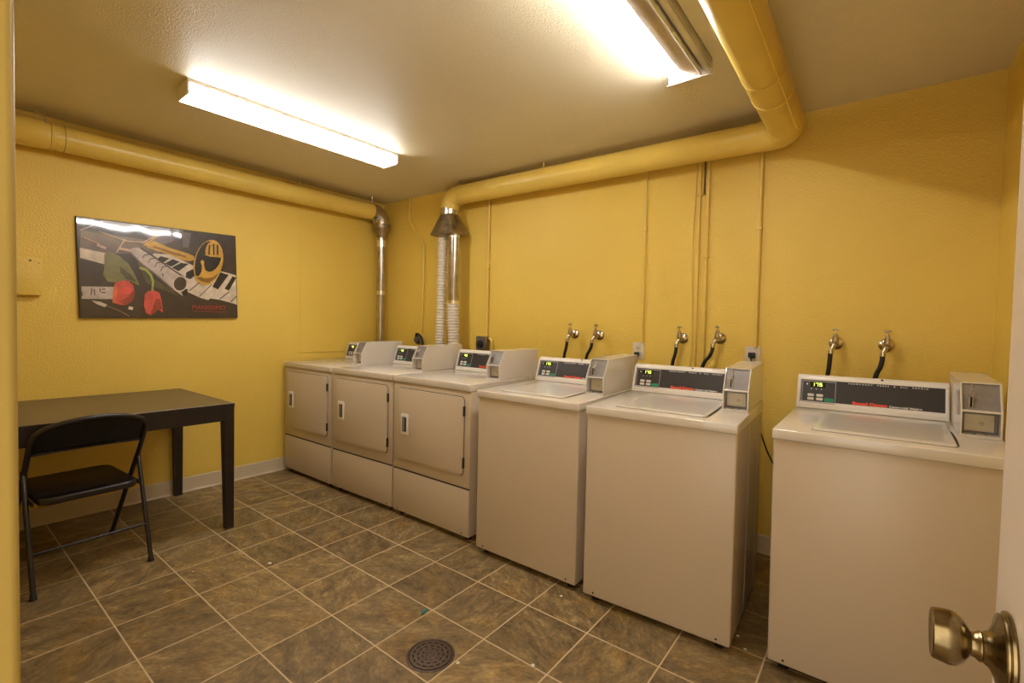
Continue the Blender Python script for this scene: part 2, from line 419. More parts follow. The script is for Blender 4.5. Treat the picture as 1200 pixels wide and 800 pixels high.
def console(root, ue, F, v0, v1, zb, zt, back, sh, number, word_u, sub):
    """white control console with charcoal panel; sh = how much the worktop rises per metre"""
    def shear(o):
        for v in o.data.vertices: v.co.z += sh*v.co.y
        return o
    bm = bmesh.new()
    prism(bm, [(v0, zb), (v0, zb+.004), (v1, zt-.004), (v1+.005, zt+.002), (v1+.014, zt+.006), (back-.02, zt+.004), (back, zt-.02), (back, zb)], 'x', 0.0, ue, .003, 2)
    # raised rim round the panel
    for a in ((.006, ue-.006, .885, .93), (.006, ue-.006, .10, .145), (.004, .012, .10, .93), (ue-.012, ue-.004, .10, .93)):
        slab(bm, F, *a, -.001, .003, .001)
    con = shear(obj('control_console', bm, M['plastic_white'], root))
    bm = bmesh.new(); slab(bm, F, .012, ue-.012, .145, .885, -.001, .0008); P = shear(obj('control_panel', bm, M['panel_black'], con))
    bm = bmesh.new()
    for a in ((.020, .150, .835, .86), (.020, .150, .165, .19), (.020, .0225, .165, .86), (.1475, .150, .165, .86)): slab(bm, F, *a, .0005, .002)
    slab(bm, F, .0125, .0165, .15, .88, .0005, .002)
    shear(obj('keypad_bezel', bm, M['bezel'], con))
    bm = bmesh.new(); slab(bm, F, .051, .110, .66, .82, .0005, .0011, .002); shear(obj('display_window', bm, [M['lens_dark']], con))
    bm = bmesh.new()
    if len(number) == 3: digits(bm, F, number, .058, .69, .010, .105, .0045, .0024)
    else: digits(bm, F, number, .066, .69, .013, .105, .005, .0028)
    shear(obj('display_digits', bm, M['lcd'], con))
    for (u0, u1) in ((.043, .068), (.077, .103)):
        for (t0, t1) in ((.365, .445), (.25, .33)):
            bm = bmesh.new(); slab(bm, F, u0, u1, t0, t1, .0005, .0028, .004); shear(obj('button', bm, M['button'], con))
    bm = bmesh.new(); slab(bm, F, .109, .143, .225, .335, .0005, .0028, .004); g = shear(obj('button', bm, M['green_button'], con)); g['label'] = 'green start button'
    for a in ((.0365, .0415, .725, .77), (.055, .0585, .585, .612), (.074, .0775, .585, .612), (.093, .0965, .585, .612)):
        bm = bmesh.new(); slab(bm, F, *a, .0007, .0015); shear(obj('indicator_light', bm, M['grey_ink'], con))
    f, ty, n, L = F
    shear(text_mesh('red_lettering', 'Speed Queen', .0165, M['red_ink'], con, (f(word_u, .225, .0008), (1, 0, 0), ty), width=.121, bold=.0013))
    if sub: shear(text_mesh('grey_lettering', sub, .011, M['grey_ink'], con, (f(word_u+.127, .225, .0008), (1, 0, 0), ty), width=.107, bold=.0004))
    shear(text_mesh('top_lettering', 'PERMANENT  PRESS  &  ALL  FABRIC', .0068, M['grey_ink'], con, (f(.195, .825, .0008), (1, 0, 0), ty), width=.268, spacing=1.6, bold=.0003))
    bm = bmesh.new(); lathe(bm, [(0, .0045), (.0016, .0045), (.002, .003)], (.313, v1+.004, zt+.0005), (0, -.6, .8), 14); shear(obj('top_screw', bm, M['black'], con))
    return con

def coin_box(root, u0, u1, v0, zb, zk, zt, back, sh):
    def shear(o):
        for v in o.data.vertices: v.co.z += sh*v.co.y
        return o
    th = .005; dv = .052; deep = v0+.075
    side = [(v0, zb), (v0, zk), (v0+dv, zt), (deep, zt), (deep, zb)]
    bm = bmesh.new()
    prism(bm, side, 'x', u0, u0+th); prism(bm, side, 'x', u1-th, u1)
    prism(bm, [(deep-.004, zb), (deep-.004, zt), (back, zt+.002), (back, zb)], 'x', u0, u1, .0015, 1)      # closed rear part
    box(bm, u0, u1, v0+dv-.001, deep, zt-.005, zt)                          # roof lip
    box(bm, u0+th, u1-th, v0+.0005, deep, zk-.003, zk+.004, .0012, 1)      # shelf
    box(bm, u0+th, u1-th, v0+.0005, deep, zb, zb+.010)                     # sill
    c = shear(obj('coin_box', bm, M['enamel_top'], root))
    um = (u0+u1)/2
    bm = bmesh.new(); prism(bm, [(v0+.020, zk+.004), (v0+.056, zt-.005), (v0+.060, zt-.005), (v0+.024, zk+.004)], 'x', u0+th, u1-th)
    shear(obj('coin_plate', bm, M['coin_metal'], c))
    k = u0+.028; pz = lambda z: v0+.019+(z-zk-.004)*.036/(zt-.009-zk)
    bm = bmesh.new(); box(bm, k-.0025, k+.0025, pz(zk+.02)-.0035, pz(zk+.02)+.006, zk+.012, zk+.044); shear(obj('coin_slot', bm, M['black'], c))
    bm = bmesh.new()
    box(bm, k-.005, k-.0028, pz(zk+.02)-.004, pz(zk+.02)+.004, zk+.010, zk+.050); box(bm, k+.0028, k+.005, pz(zk+.02)-.004, pz(zk+.02)+.004, zk+.010, zk+.050)
    tube(bm, [(k+.002, pz(zk+.045)-.004, zk+.050), (k+.006, pz(zk+.05)-.010, zk+.052), (k+.009, pz(zk+.06)-.006, zk+.060), (k+.003, pz(zk+.08)-.003, zk+.064), (k+.003, pz(zk+.09)-.002, zt-.008)], .0019, 8)
    tube(bm, [(k-.010, pz(zk+.045)-.004, zk+.050), (k+.004, pz(zk+.045)-.006, zk+.048)], .0028, 8)
    shear(obj('coin_guide', bm, M['brass'], c))
    bm = bmesh.new(); box(bm, u0+th+.001, u1-th-.001, v0+.046, v0+.052, zb+.011, zk-.004)
    shear(obj('compartment_back', bm, M['coin_metal'], c))
    bm = bmesh.new(); box(bm, u0+th+.008, u1-th-.010, v0+.036, v0+.047, zb+.018, zk-.012, .0015, 1); shear(obj('coin_door', bm, M['coin_door'], c))
    bm = bmesh.new()
    for q in (0, 1):
        lathe(bm, [(0, .0055-.0012*q), (.002+q*.001, .0055-.0012*q)], (um+.006, v0+.0365, (zb+zk)/2), (0, -1, 0), 16, q)
    shear(obj('coin_lock', bm, [M['black'], M['coin_door']], c))
    for du in (-.014, .014):
        bm = bmesh.new(); lathe(bm, [(0, .0045), (.0012, .0045)], (um+du, v0+.016, zb+.0098), (0, 0, 1), 12)
        shear(obj('sill_screw', bm, M['gap'], c))
    return c

def feet(root, w, d, z):
    for a in (.05, w-.05):
        for b in (.06, d-.05):
            bm = bmesh.new(); lathe(bm, [(0, .020), (.010, .020), (.012, .009), (z+.004, .009)], (a, b, 0), (0, 0, 1), 16); obj('leveling_foot', bm, M['rubber'], root)

def make_washer(label):
    w, D, h, sh = .6437, .665, .914, .0249
    r = thing('washing_machine', label, 'washing machine', group='white coin washing machines')
    bm = bmesh.new()
    box(bm, .003, w-.003, .012, D, .030, .868+.010, .007, 3)
    for a, b in ((.300, .304), (.555, .559)):                         # pressed seams down both sides
        box(bm, w-.005, w-.0015, a, b, .04, .862, .0008, 1); box(bm, .0015, .005, a, b, .04, .862, .0008, 1)
    obj('cabinet', bm, M['enamel'], r)
    bm = bmesh.new(); box(bm, .010, w-.010, .017, D-.01, .868, .882)
    obj('worktop_gap', bm, M['gap'], r)
    for a in (.055, w-.055):
        bm = bmesh.new(); lathe(bm, [(0, .0045), (.0012, .0045)], (a, .0125, .048), (0, -1, 0), 12); obj('panel_screw', bm, M['gap'], r)
    # worktop, rising slightly to the back
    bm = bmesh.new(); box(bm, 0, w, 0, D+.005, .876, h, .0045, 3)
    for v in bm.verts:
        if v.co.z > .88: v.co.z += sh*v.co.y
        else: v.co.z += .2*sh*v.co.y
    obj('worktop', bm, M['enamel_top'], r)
    S = lambda z, v: z+sh*v
    bm = bmesh.new(); prism(bm, rrect(.1155, .5138, .0620, .5035, .017), 'z', h-.002, h+.0006)
    for v in bm.verts: v.co.z += sh*v.co.y
    # darker open gap along the right side of the lid
    for k in range(8):
        a, b = .085+k*.032, .085+(k+1)*.032
        da = .003*math.sin(PI*k/8); db = .003*math.sin(PI*(k+1)/8)
        t = bmesh.new(); q = [t.verts.new(p) for p in ((.514, a, S(h, a)+.0012), (.517+da, a, S(h, a)+.0012), (.517+db, b, S(h, b)+.0012), (.514, b, S(h, b)+.0012))]; t.faces.new(q); merge(bm, t)
    obj('lid_gap', bm, M['gap'], r)
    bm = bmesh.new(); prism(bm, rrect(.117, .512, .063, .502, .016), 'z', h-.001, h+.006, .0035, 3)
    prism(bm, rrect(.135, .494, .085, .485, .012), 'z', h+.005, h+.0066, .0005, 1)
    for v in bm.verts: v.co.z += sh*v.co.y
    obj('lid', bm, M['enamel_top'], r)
    F = slabmap(.566, .915, .614, 1.055)
    console(r, .527, F, .566, .614, .915, 1.055, .672, sh, '175', .212, 'Commercial Washer')
    coin_box(r, .5316, .6360, .269, .915, 1.005, 1.101, .70, sh)
    feet(r, w, D, .030)
    return r

def make_dryer(label):
    w, D, h, sh = .6917, .665, .930, .0047
    r = thing('clothes_dryer', label, 'dryer', group='white coin clothes dryers')
    bm = bmesh.new(); box(bm, .003, w-.003, .012, D, .030, .888, .006, 3); obj('cabinet', bm, M['enamel'], r)
    bm = bmesh.new(); box(bm, .002, w-.002, .007, .014, .033, .311, .004, 2); obj('lower_panel', bm, M['enamel'], r)
    bm = bmesh.new(); box(bm, .004, w-.004, .0095, .013, .310, .323); obj('panel_gap', bm, M['gap'], r)
    bm = bmesh.new(); box(bm, .002, w-.002, .007, .014, .320, .878, .004, 2); obj('front_frame', bm, M['enamel'], r)
    bm = bmesh.new(); box(bm, .010, w-.010, .017, D-.01, .880, .894); obj('worktop_gap', bm, M['gap'], r)
    for a in (.055, w-.055):
        bm = bmesh.new(); lathe(bm, [(0, .0045), (.0012, .0045)], (a, .0075, .048), (0, -1, 0), 12); obj('panel_screw', bm, M['gap'], r)
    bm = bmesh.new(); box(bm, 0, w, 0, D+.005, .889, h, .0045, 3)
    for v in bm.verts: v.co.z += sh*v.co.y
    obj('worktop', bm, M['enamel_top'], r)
    bm = bmesh.new(); prism(bm, rrect(.0465, .6465, .3875, .8555, .030), 'y', .0062, .009); obj('door_gap', bm, M['gap'], r)
    bm = bmesh.new(); prism(bm, rrect(.050, .643, .391, .852, .028), 'y', -.006, .009, .004, 2)
    d = obj('dryer_door', bm, M['enamel'], r)
    bm = bmesh.new(); prism(bm, rrect(.094, .167, .553, .690, .010), 'y', -.013, -.005, .003, 2)
    obj('door_handle', bm, M['plastic_white'], d)
    bm = bmesh.new(); prism(bm, rrect(.110, .151, .574, .669, .006), 'y', -.0136, -.010); obj('handle_recess', bm, M['gap'], d)
    bm = bmesh.new(); box(bm, .112, .134, -.0142, -.012, .578, .665, .0008, 1); obj('handle_grip', bm, M['coin_metal'], d)
    for a, b in ((.742, .800), (.437, .497)):
        bm = bmesh.new(); box(bm, .6415, .6505, -.0065, .009, a, b, .001, 1); obj('door_hinge', bm, M['gap'], r)
    F = slabmap(.579, .931, .6225, 1.077)
    console(r, .563, F, .579, .6225, .931, 1.077, .685, sh, '45', .234, None)
    coin_box(r, .5692, .6778, .279, .931, 1.020, 1.113, .70, sh)
    feet(r, w, D, .030)
    return r

DR = [(.0381, -1.0281, .0070), (.7513, -1.0255, .0224), (1.4573, -1.0145, -.0054)]
WA = [(2.2388, -1.0640, -.0024), (2.9320, -1.0883, .0360), (3.6936, -1.0340, -.0229)]
dl = ['white coin dryer against the left wall, farthest from the door', 'white coin dryer in the middle of the three dryers',
      'white coin dryer next to the washing machines, rightmost of the three dryers']
wl = ['white coin washing machine directly beside the dryers', 'white coin washing machine in the middle of the three washers',
      'white coin washing machine nearest the open door, standing apart from the other washers']
d0 = make_dryer(dl[0]); d0.location = (DR[0][0], DR[0][1], 0); d0.rotation_euler = (0, 0, DR[0][2])
for (x, y, a), l in list(zip(DR, dl))[1:]: dup(d0, (x, y, 0), (0, 0, a), l)
w0 = make_washer(wl[0]); w0.location = (WA[0][0], WA[0][1], 0); w0.rotation_euler = (0, 0, WA[0][2])
for i in (1, 2): dup(w0, (WA[i][0], WA[i][1], 0), (0, -.009 if i == 2 else 0, WA[i][2]), wl[i])

# ---------------------------------------------------------------- ducts
# left run: elbow out of frame side, long yellow run under the ceiling, galvanised drop in the corner
t = thing('exhaust_duct', 'yellow painted round duct along the left wall with galvanised drop in the corner', 'duct', (.13, -.12, 1.0))
def loc(pts, o): return [tuple(Vector(p)-Vector(o)) for p in pts]
o = (.13, -.12, 1.0)
def tb(name, pts, r, m, seg=32, angle=35, root=None, oo=None):
    bm = bmesh.new(); tube(bm, loc(pts, oo or o), r, seg); return obj(name, bm, m, root or t, angle=angle)
R1 = .075
def ly(y): return 2.322+.006*(y+2.5)     # gentle rise to the corner
tb('duct_run', [(.12, -2.46, ly(-2.46)), (.12, -1.7, ly(-1.7)), (.12, -.8, ly(-.8)), (.122, -.232, ly(-.2))], R1, M['duct_paint'])
tb('duct_elbow', [(.12, -2.47, ly(-2.47)), (.118, -2.54, ly(-2.5)), (.10, -2.62, 2.322), (.05, -2.70, 2.322), (-.02, -2.75, 2.322)], [R1+.003, R1+.007, R1+.007, R1+.006, R1+.004], M['duct_paint'], 28)
for y, e in ((-2.465, .0035), (-2.44, .0025), (-2.36, .002), (-1.30, .0018)):
    tb('duct_seam', [(.12, y-.004, ly(y)), (.12, y+.004, ly(y))], R1+e, M['duct_paint'])
tb('tape_band', [(.12, -2.4115, ly(-2.415)), (.12, -2.409, ly(-2.41))], R1+.0012, M['cable_dark'])
bm = bmesh.new()                             # curl of tape hanging off the elbow joint
pl = [(.175, -2.49, 2.375), (.185, -2.50, 2.400), (.175, -2.515, 2.418), (.165, -2.53, 2.432), (.17, -2.525, 2.450), (.185, -2.505, 2.458)]
pl = smooth_path(loc(pl, o), 5)
tt = bmesh.new(); A = [tt.verts.new(p+Vector((.006, .006, 0))) for p in pl]; B_ = [tt.verts.new(p-Vector((.006, .006, 0))) for p in pl]
for i in range(len(pl)-1): tt.faces.new((A[i], A[i+1], B_[i+1], B_[i]))
bmesh.ops.solidify(tt, geom=tt.faces[:], thickness=.001); merge(bm, tt); obj('loose_tape', bm, M['tape'], t)
zc = ly(-.2)
tb('corner_elbow', [(.122, -.235, zc), (.124, -.19, zc-.006), (.126, -.150, zc-.028), (.129, -.125, zc-.065), (.130, -.12, zc-.110)], [.077, .081, .083, .082, .079], M['galv'], 24, 20)
tb('reducer', [(.13, -.12, zc-.108), (.13, -.12, zc-.145), (.13, -.12, zc-.195), (.13, -.12, zc-.235)], [.081, .080, .060, .048], M['galv_dull'], 24, 20)
tb('drop_pipe', [(.13, -.12, 2.10), (.13, -.12, 1.0), (.13, -.12, .35)], .042, M['galv'])
tb('foil_tape', [(.13, -.12, 2.075), (.13, -.12, 2.010)], .0445, M['foil'])
tb('foil_tape', [(.13, -.12, 1.585), (.13, -.12, 1.545)], .0440, M['foil'])
def hanger(root, oo, c, r, axis, m, tab=True, tall=None):
    """metal strap round the duct with its ends twisted up to the ceiling"""
    bm = bmesh.new(); n = 40; rr = r+.002; w = .009
    for k in range(n):
        a0, a1 = 2*PI*k/n, 2*PI*(k+1)/n
        q = []
        for a, s in ((a0, -1), (a1, -1), (a1, 1), (a0, 1)):
            p = Vector((math.cos(a)*rr, s*w, math.sin(a)*rr)) if axis == 'y' else Vector((s*w, math.cos(a)*rr, math.sin(a)*rr))
            q.append(p+Vector(c)-Vector(oo))
        tt = bmesh.new(); tt.faces.new([tt.verts.new(p) for p in q]); merge(bm, tt)
    bmesh.ops.remove_doubles(bm, verts=bm.verts[:], dist=1e-5)
    bmesh.ops.solidify(bm, geom=bm.faces[:], thickness=-.0012)
    top = Vector(c)-Vector(oo)
    if axis == 'y': pp = [top+Vector((.030, 0, r*.93)), top+Vector((.034, .003, r+.012)), top+Vector((.026, -.004, H-c[2]-.012)), top+Vector((.030, 0, H-c[2]))]
    else: pp = [top+Vector((0, -.030, r*.93)), top+Vector((.003, -.036, r+.012)), top+Vector((-.004, -.028, H-c[2]-.012)), top+Vector((0, -.030, H-c[2]))]
    for a, b in zip(pp[:-1], pp[1:]):
        tube(bm, [a, b], .0050, 6, mi=1)
    return obj('hanger_strap', bm, [M['duct_paint'], m], root, angle=60)
hanger(t, o, (.122, -.955, ly(-.955)), R1, 'y', M['galv']); hanger(t, o, (.122, -.245, ly(-.24)), R1, 'y', M['galv'])

# right run: hood over the dryer hoses, run along the back wall, corner, then across the ceiling to the front
o = (1.075, -.14, 1.0)
t = thing('exhaust_duct', 'yellow painted duct along the back wall turning toward the door, with a metal hood', 'duct', o)
R2 = .0775; YD = -.125
def lz(x): return 2.362-.0095*(x-1.0)
XC = 3.578
tb('duct_run', [(1.20, YD, lz(1.2)), (2.0, YD, lz(2)), (2.8, YD, lz(2.8)), (XC-.13, YD, lz(3.45))], R2, M['duct_paint'])
tb('drop_elbow', [(1.205, YD, lz(1.2)), (1.155, YD, lz(1.2)-.004), (1.11, YD-.003, lz(1.2)-.026), (1.083, YD-.008, lz(1.2)-.062), (1.075, -.138, lz(1.2)-.115)], [R2+.003, R2+.005, R2+.006, R2+.004, R2], M['duct_paint'], 24, 20)
tb('duct_seam', [(1.196, YD, lz(1.2)), (1.204, YD, lz(1.2))], R2+.005, M['duct_paint'])
for x in (2.45, 3.20, 3.36): tb('duct_seam', [(x-.004, YD, lz(x)), (x+.004, YD, lz(x))], R2+.0018, M['duct_paint'])
zc2 = lz(3.45)
tb('corner_elbow', [(XC-.135, YD, zc2), (XC-.090, YD-.004, zc2), (XC-.040, YD-.020, zc2), (XC-.012, YD-.058, zc2), (XC, YD-.115, zc2), (XC, YD-.135, zc2)],
   [R2+.002, R2+.006, .086, .088, .087, .083], M['duct_paint'], 28, 18)
tb('cross_run', [(XC, YD-.13, zc2), (XC, -.65, zc2), (XC, -.655, zc2), (XC, -1.8, zc2), (XC, YF+.0, zc2)], [.0815, .0815, .0835, .0835, .0835], M['duct_paint'])
tb('duct_seam', [(XC, -.662, zc2), (XC, -.650, zc2)], .0858, M['duct_paint'])
bm = bmesh.new()                             # folded lock seam running along the cross run
box(bm, XC+.055-o[0], XC+.0625-o[0], -2.9-o[1], -.30-o[1], zc2-.0605-1.0, zc2-.0565-1.0); obj('lock_seam', bm, M['duct_paint'], t)
hanger(t, o, (XC, -.87, zc2), .0835, 'y', M['galv_dull'])
hanger(t, o, (1.215, YD, lz(1.2)), R2+.003, 'x', M['galv']); hanger(t, o, (2.04, YD, lz(2.04)), R2, 'x', M['conduit'])
tb('foil_tape', [(1.075, -.139, 2.255), (1.075, -.139, 2.200)], .0765, M['foil'])
# tapered hood
bm = bmesh.new(); tt = bmesh.new(); a = []; n = 28
def sq(cx, cy, hx, hy, z, rnd):
    out = []
    for k in range(n):
        an = 2*PI*(k+.5)/n; c, s = math.cos(an), math.sin(an)
        m_ = max(abs(c), abs(s)); bx, by = c/m_, s/m_
        out.append(Vector((cx+hx*(bx*(1-rnd)+c*rnd), cy+hy*(by*(1-rnd)+s*rnd), z))-Vector(o))
    return out
rings = [[tt.verts.new(p) for p in R_] for R_ in (sq(1.075, -.139, .070, .070, 2.215, 1), sq(1.075, -.139, .079, .076, 2.190, .85), sq(1.080, -.137, .130, .095, 2.055, .12), sq(1.080, -.137, .136, .100, 2.040, .06), sq(1.080, -.137, .136, .100, 2.028, .04), sq(1.080, -.137, .12, .085, 2.032, .04))]
for i in range(len(rings)-1):
    for k in range(n): tt.faces.new((rings[i][k], rings[i][(k+1) % n], rings[i+1][(k+1) % n], rings[i+1][k]))
tt.faces.new(rings[0]); tt.faces.new(rings[-1][::-1]); bmesh.ops.recalc_face_normals(tt, faces=tt.faces[:]); merge(bm, tt)
obj('duct_hood', bm, M['galv_dull'], t, angle=25)
bm = bmesh.new(); rib_hose(bm, loc([(1.005, -.145, 2.035), (1.003, -.145, 1.7), (1.000, -.143, 1.4), (.988, -.140, 1.09), (.985, -.13, .6)], o), .047, .024, .016); obj('flexible_hose', bm, M['hose_foil'], t, angle=80)['label'] = 'ribbed foil hose hanging from the hood to the floor'
tb('drop_pipe', [(1.145, -.145, 2.035), (1.147, -.145, 1.45)], .050, M['galv'])
tb('foil_tape', [(1.145, -.145, 2.030), (1.145, -.145, 2.000)], .0520, M['foil'])
tb('foil_tape', [(1.147, -.145, 1.475), (1.147, -.145, 1.445)], .0520, M['foil'])
bm = bmesh.new(); rib_hose(bm, loc([(1.147, -.145, 1.45), (1.150, -.145, 1.3), (1.162, -.143, 1.1), (1.17, -.13, .6)], o), .057, .024, .016); obj('flexible_hose', bm, M['hose_foil'], t, angle=80)['label'] = 'short ribbed foil hose below the smooth pipe'

# ---------------------------------------------------------------- conduits on the back wall
def conduit(name, label, pts, r, m=None, cat='conduit', straps=(), group=None):
    p0 = Vector(pts[-1]); bm = bmesh.new(); P = [Vector(p)-p0 for p in pts]
    tube(bm, P, r, 14)
    root = thing(name, label, cat, p0, group=group)
    obj('pipe', bm, m or M['conduit'], root)
    for z in straps:
        x = pts[0][0]; b2 = bmesh.new(); box(b2, x-p0.x-.016, x-p0.x+.016, -r*2.3-p0.y, 0-p0.y-.0, z-p0.z-.006, z-p0.z+.006, .002, 1); obj('pipe_strap', b2, m or M['conduit'], root)
    return root
conduit('conduit', 'thin yellow painted conduit with a bend, nearest the back left corner', smooth_path([(.413, -.012, H), (.413, -.012, 2.32), (.418, -.012, 2.25), (.52, -.012, 2.12), (.615, -.012, 2.01), (.624, -.012, 1.94), (.620, -.012, 1.5), (.605, -.012, 1.20)], 5), .0115)
conduit('conduit', 'thin straight yellow conduit running down to the square grey dryer receptacle', [(1.412, -.0125, H), (1.412, -.0125, 1.18)], .0115, straps=(1.75,))
conduit('conduit', 'thin straight yellow conduit above the outlet between the first two washers', [(2.757, -.009, H), (2.757, -.009, 1.182)], .0095, straps=(1.92,))
conduit('conduit', 'left one of the close pair of yellow conduits over the middle washer', [(3.100, -.010, H), (3.100, -.010, 1.0)], .0085, straps=(2.10,))
conduit('conduit', 'right one of the close pair of yellow conduits over the middle washer', [(3.150, -.011, H), (3.150, -.011, 1.0)], .0095, straps=(1.72,))
conduit('conduit', 'thicker yellow conduit above the single outlet right of the middle washer', [(3.437, -.012, H), (3.437, -.012, 1.182)], .0110, straps=(1.86,))
bm = bmesh.new(); tube(bm, smooth_path([(3.076, -.005, H), (3.074, -.005, 2.12), (3.066, -.005, 1.9), (3.066, -.005, 1.7), (3.072, -.005, 1.5), (3.078, -.004, 1.2), (3.070, -.004, 1.0)], 6), .0035, 8)
tag(obj('cable', bm, M['conduit']), 'thin loose yellow cable snaking beside the pair of conduits', 'cable')
bm = bmesh.new(); tube(bm, [(3.125, -.006, H), (3.125, -.006, 2.1)], .0055, 8)
tag(obj('cable', bm, M['cable_dark']), 'short dark brown cable between the pair of conduits under the duct', 'cable')

# ---------------------------------------------------------------- faucets with hoses
def make_faucet(label):
    r = thing('water_faucet', label, 'faucet', group='metal water faucets on the back wall')
    bm = bmesh.new(); lathe(bm, [(0, .034), (.004, .034), (.010, .029), (.014, .019), (.016, .012), (.062, .0115)], (0, 0, 0), (0, -1, 0), 24); obj('wall_flange', bm, M['chrome'], r)
    bm = bmesh.new()
    tube(bm, [(0, -.062, -.004), (0, -.080, 0), (0, -.094, -.006)], [.015, .017, .013], 16)
    tube(bm, [(0, -.080, -.010), (0, -.080, .022), (0, -.080, .024), (0, -.080, .036), (0, -.080, .038), (0, -.080, .050)], [.015, .016, .0125, .0125, .010, .0085], 16)
    tube(bm, smooth_path([(0, -.080, 0), (-.006, -.088, -.014), (-.012, -.093, -.030), (-.016, -.095, -.040)], 3), .0115, 14)
    obj('valve_body', bm, M['brass'], r)
    bm = bmesh.new(); tube(bm, [(0, -.080, .048), (0, -.080, .062)], .0035, 10)
    tube(bm, [(-.012, -.080, .064), (-.007, -.080, .070), (.007, -.080, .070), (.012, -.080, .064)], [.004, .0055, .0055, .004], 10)
    obj('valve_handle', bm, M['brass'], r)
    bm = bmesh.new(); tube(bm, [(-.0155, -.095, -.036), (-.017, -.0955, -.054)], [.0125, .0115], 12); obj('hose_coupling', bm, M['chrome'], r)
    return r
def hose(root, dx1, bend=0.0):
    p = smooth_path([(-.017, -.0955, -.05), (-.018, -.096, -.075), (-.017+(dx1+.017)*.42+bend*.3, -.094, -.11), (dx1, -.090, -.155), (dx1-.02-bend, -.080, -.30), (dx1-.03, -.07, -.55)], 6)
    bm = bmesh.new(); tube(bm, p, .0105, 14); obj('hose', bm, M['rubber'], root)
FA = [(2.246, 1.224, -.037, 0, 'metal water faucet at the far left of the row, behind the washer beside the dryers'),
      (2.446, 1.221, -.051, 0, 'metal water faucet left of the ivory double outlet, second in the row from the dryers'),
      (3.024, 1.219, -.040, 0, 'metal water faucet left of the conduit pair, behind the middle washer'),
      (3.243, 1.226, -.060, .012, 'metal water faucet right of the conduit pair, its hose curving to the left'),
      (3.820, 1.222, -.024, 0, 'metal water faucet with straight hose over the control display of the washer by the door'),
      (4.028, 1.219, -.040, .006, 'metal water faucet nearest the right wall, above the last washer')]
f0 = None
for i, (x, z, dx, b, lab) in enumerate(FA):
    if f0 is None: f0 = make_faucet(lab); r = f0; base = list(f0.children); r.location = (x, 0, z)
    else:
        r = f0.copy(); COL.objects.link(r); r.location = (x, 0, z); r['label'] = lab
        for ch in base:
            c = ch.copy(); COL.objects.link(c); c.parent = r
    hose(r, dx, b)
    r.rotation_euler = (0, [0, .04, -.03, .05, 0, 0][i], [.25, .25, .15, .1, -.05, .05][i]*.3)

# ---------------------------------------------------------------- outlets
def outlet(label, x, z, w=.078, h=.112, duplex=True):
    r = thing('wall_outlet', label, 'outlet', (x, 0, z))
    bm = bmesh.new(); prism(bm, rrect(-w/2, w/2, -h/2, h/2, .005), 'y', -.006, 0, .002, 2); obj('cover_plate', bm, M['plate'], r)
    for s in ((1, -1) if duplex else (0,)):
        bm = bmesh.new(); prism(bm, rrect(-.017, .017, s*.0195-.014, s*.0195+.014, .008), 'y', -.0085, -.004, .001, 1)
        so = obj('socket', bm, M['socket'], r)
        bm = bmesh.new()
        for dx in (-.0065, .0065): box(bm, dx-.0012, dx+.0012, -.0089, -.008, s*.0195-.002, s*.0195+.007)
        lathe(bm, [(0, .0024), (.0006, .0024)], (0, -.0084, s*.0195-.008), (0, -1, 0), 10); obj('socket_slots', bm, M['black'], so)
    return r
outlet('ivory double outlet plate between the first and second washers', 2.734, 1.126)
q = outlet('ivory single outlet plate right of the middle washer coin box', 3.423, 1.131, .082, .108, False)
def plug(label, x, z, path, s=1.0):
    r = thing('power_plug', label, 'plug', (x, -.009, z))
    bm = bmesh.new(); box(bm, -.013*s, .013*s, -.030, 0, -.010*s, .012*s, .003, 2); tube(bm, [(0, -.028, -.002), (0, -.036, -.010), (0, -.038, -.022)], [.008, .007, .005], 10); obj('plug_body', bm, M['rubber'], r)
    bm = bmesh.new(); tube(bm, smooth_path([(0, -.038, -.018)]+[(a-x, b+.009, c-z) for a, b, c in path], 6), .0042, 8); obj('power_cord', bm, M['rubber'], r)
plug('black power plug in the lower socket of the double outlet', 2.730, 1.105, [(2.725, -.06, 1.05), (2.70, -.09, .95), (2.66, -.10, .7), (2.64, -.10, .45)])
plug('black power plug in the single outlet, its cord dropping behind the last washer', 3.423, 1.135, [(3.432, -.06, 1.08), (3.45, -.08, .98), (3.475, -.09, .80), (3.503, -.10, .69), (3.545, -.10, .585), (3.60, -.10, .50), (3.72, -.12, .42)], 1.35)
# round dryer plug
r = thing('dryer_plug', 'round dark dryer plug and grey cable below the bent conduit', 'plug', (.575, 0, 1.125))
bm = bmesh.new(); lathe(bm, [(0, .042), (.030, .042), (.034, .040), (.036, .032), (.050, .030), (.053, .024)], (0, 0, -.002), (0, -1, 0), 24); obj('plug_body', bm, M['grey_plastic'], r)
bm = bmesh.new(); tube(bm, smooth_path([(-.005, -.045, .028), (.012, -.055, .052), (.045, -.052, .045), (.080, -.050, .0), (.095, -.05, -.06), (.10, -.06, -.25)], 6), .010, 10); obj('power_cord', bm, M['rubber'], r)
bm = bmesh.new(); tube(bm, smooth_path([(.028, -.030, .035), (.052, -.034, .010), (.062, -.036, -.04), (.06, -.04, -.25)], 6), .016, 10); obj('flexible_conduit', bm, M['galv_dull'], r)
bm = bmesh.new(); lathe(bm, [(0, .006), (.003, .005)], (-.010, -.037, .034), (0, -1, 0), 10); obj('plug_screw', bm, M['chrome'], r)
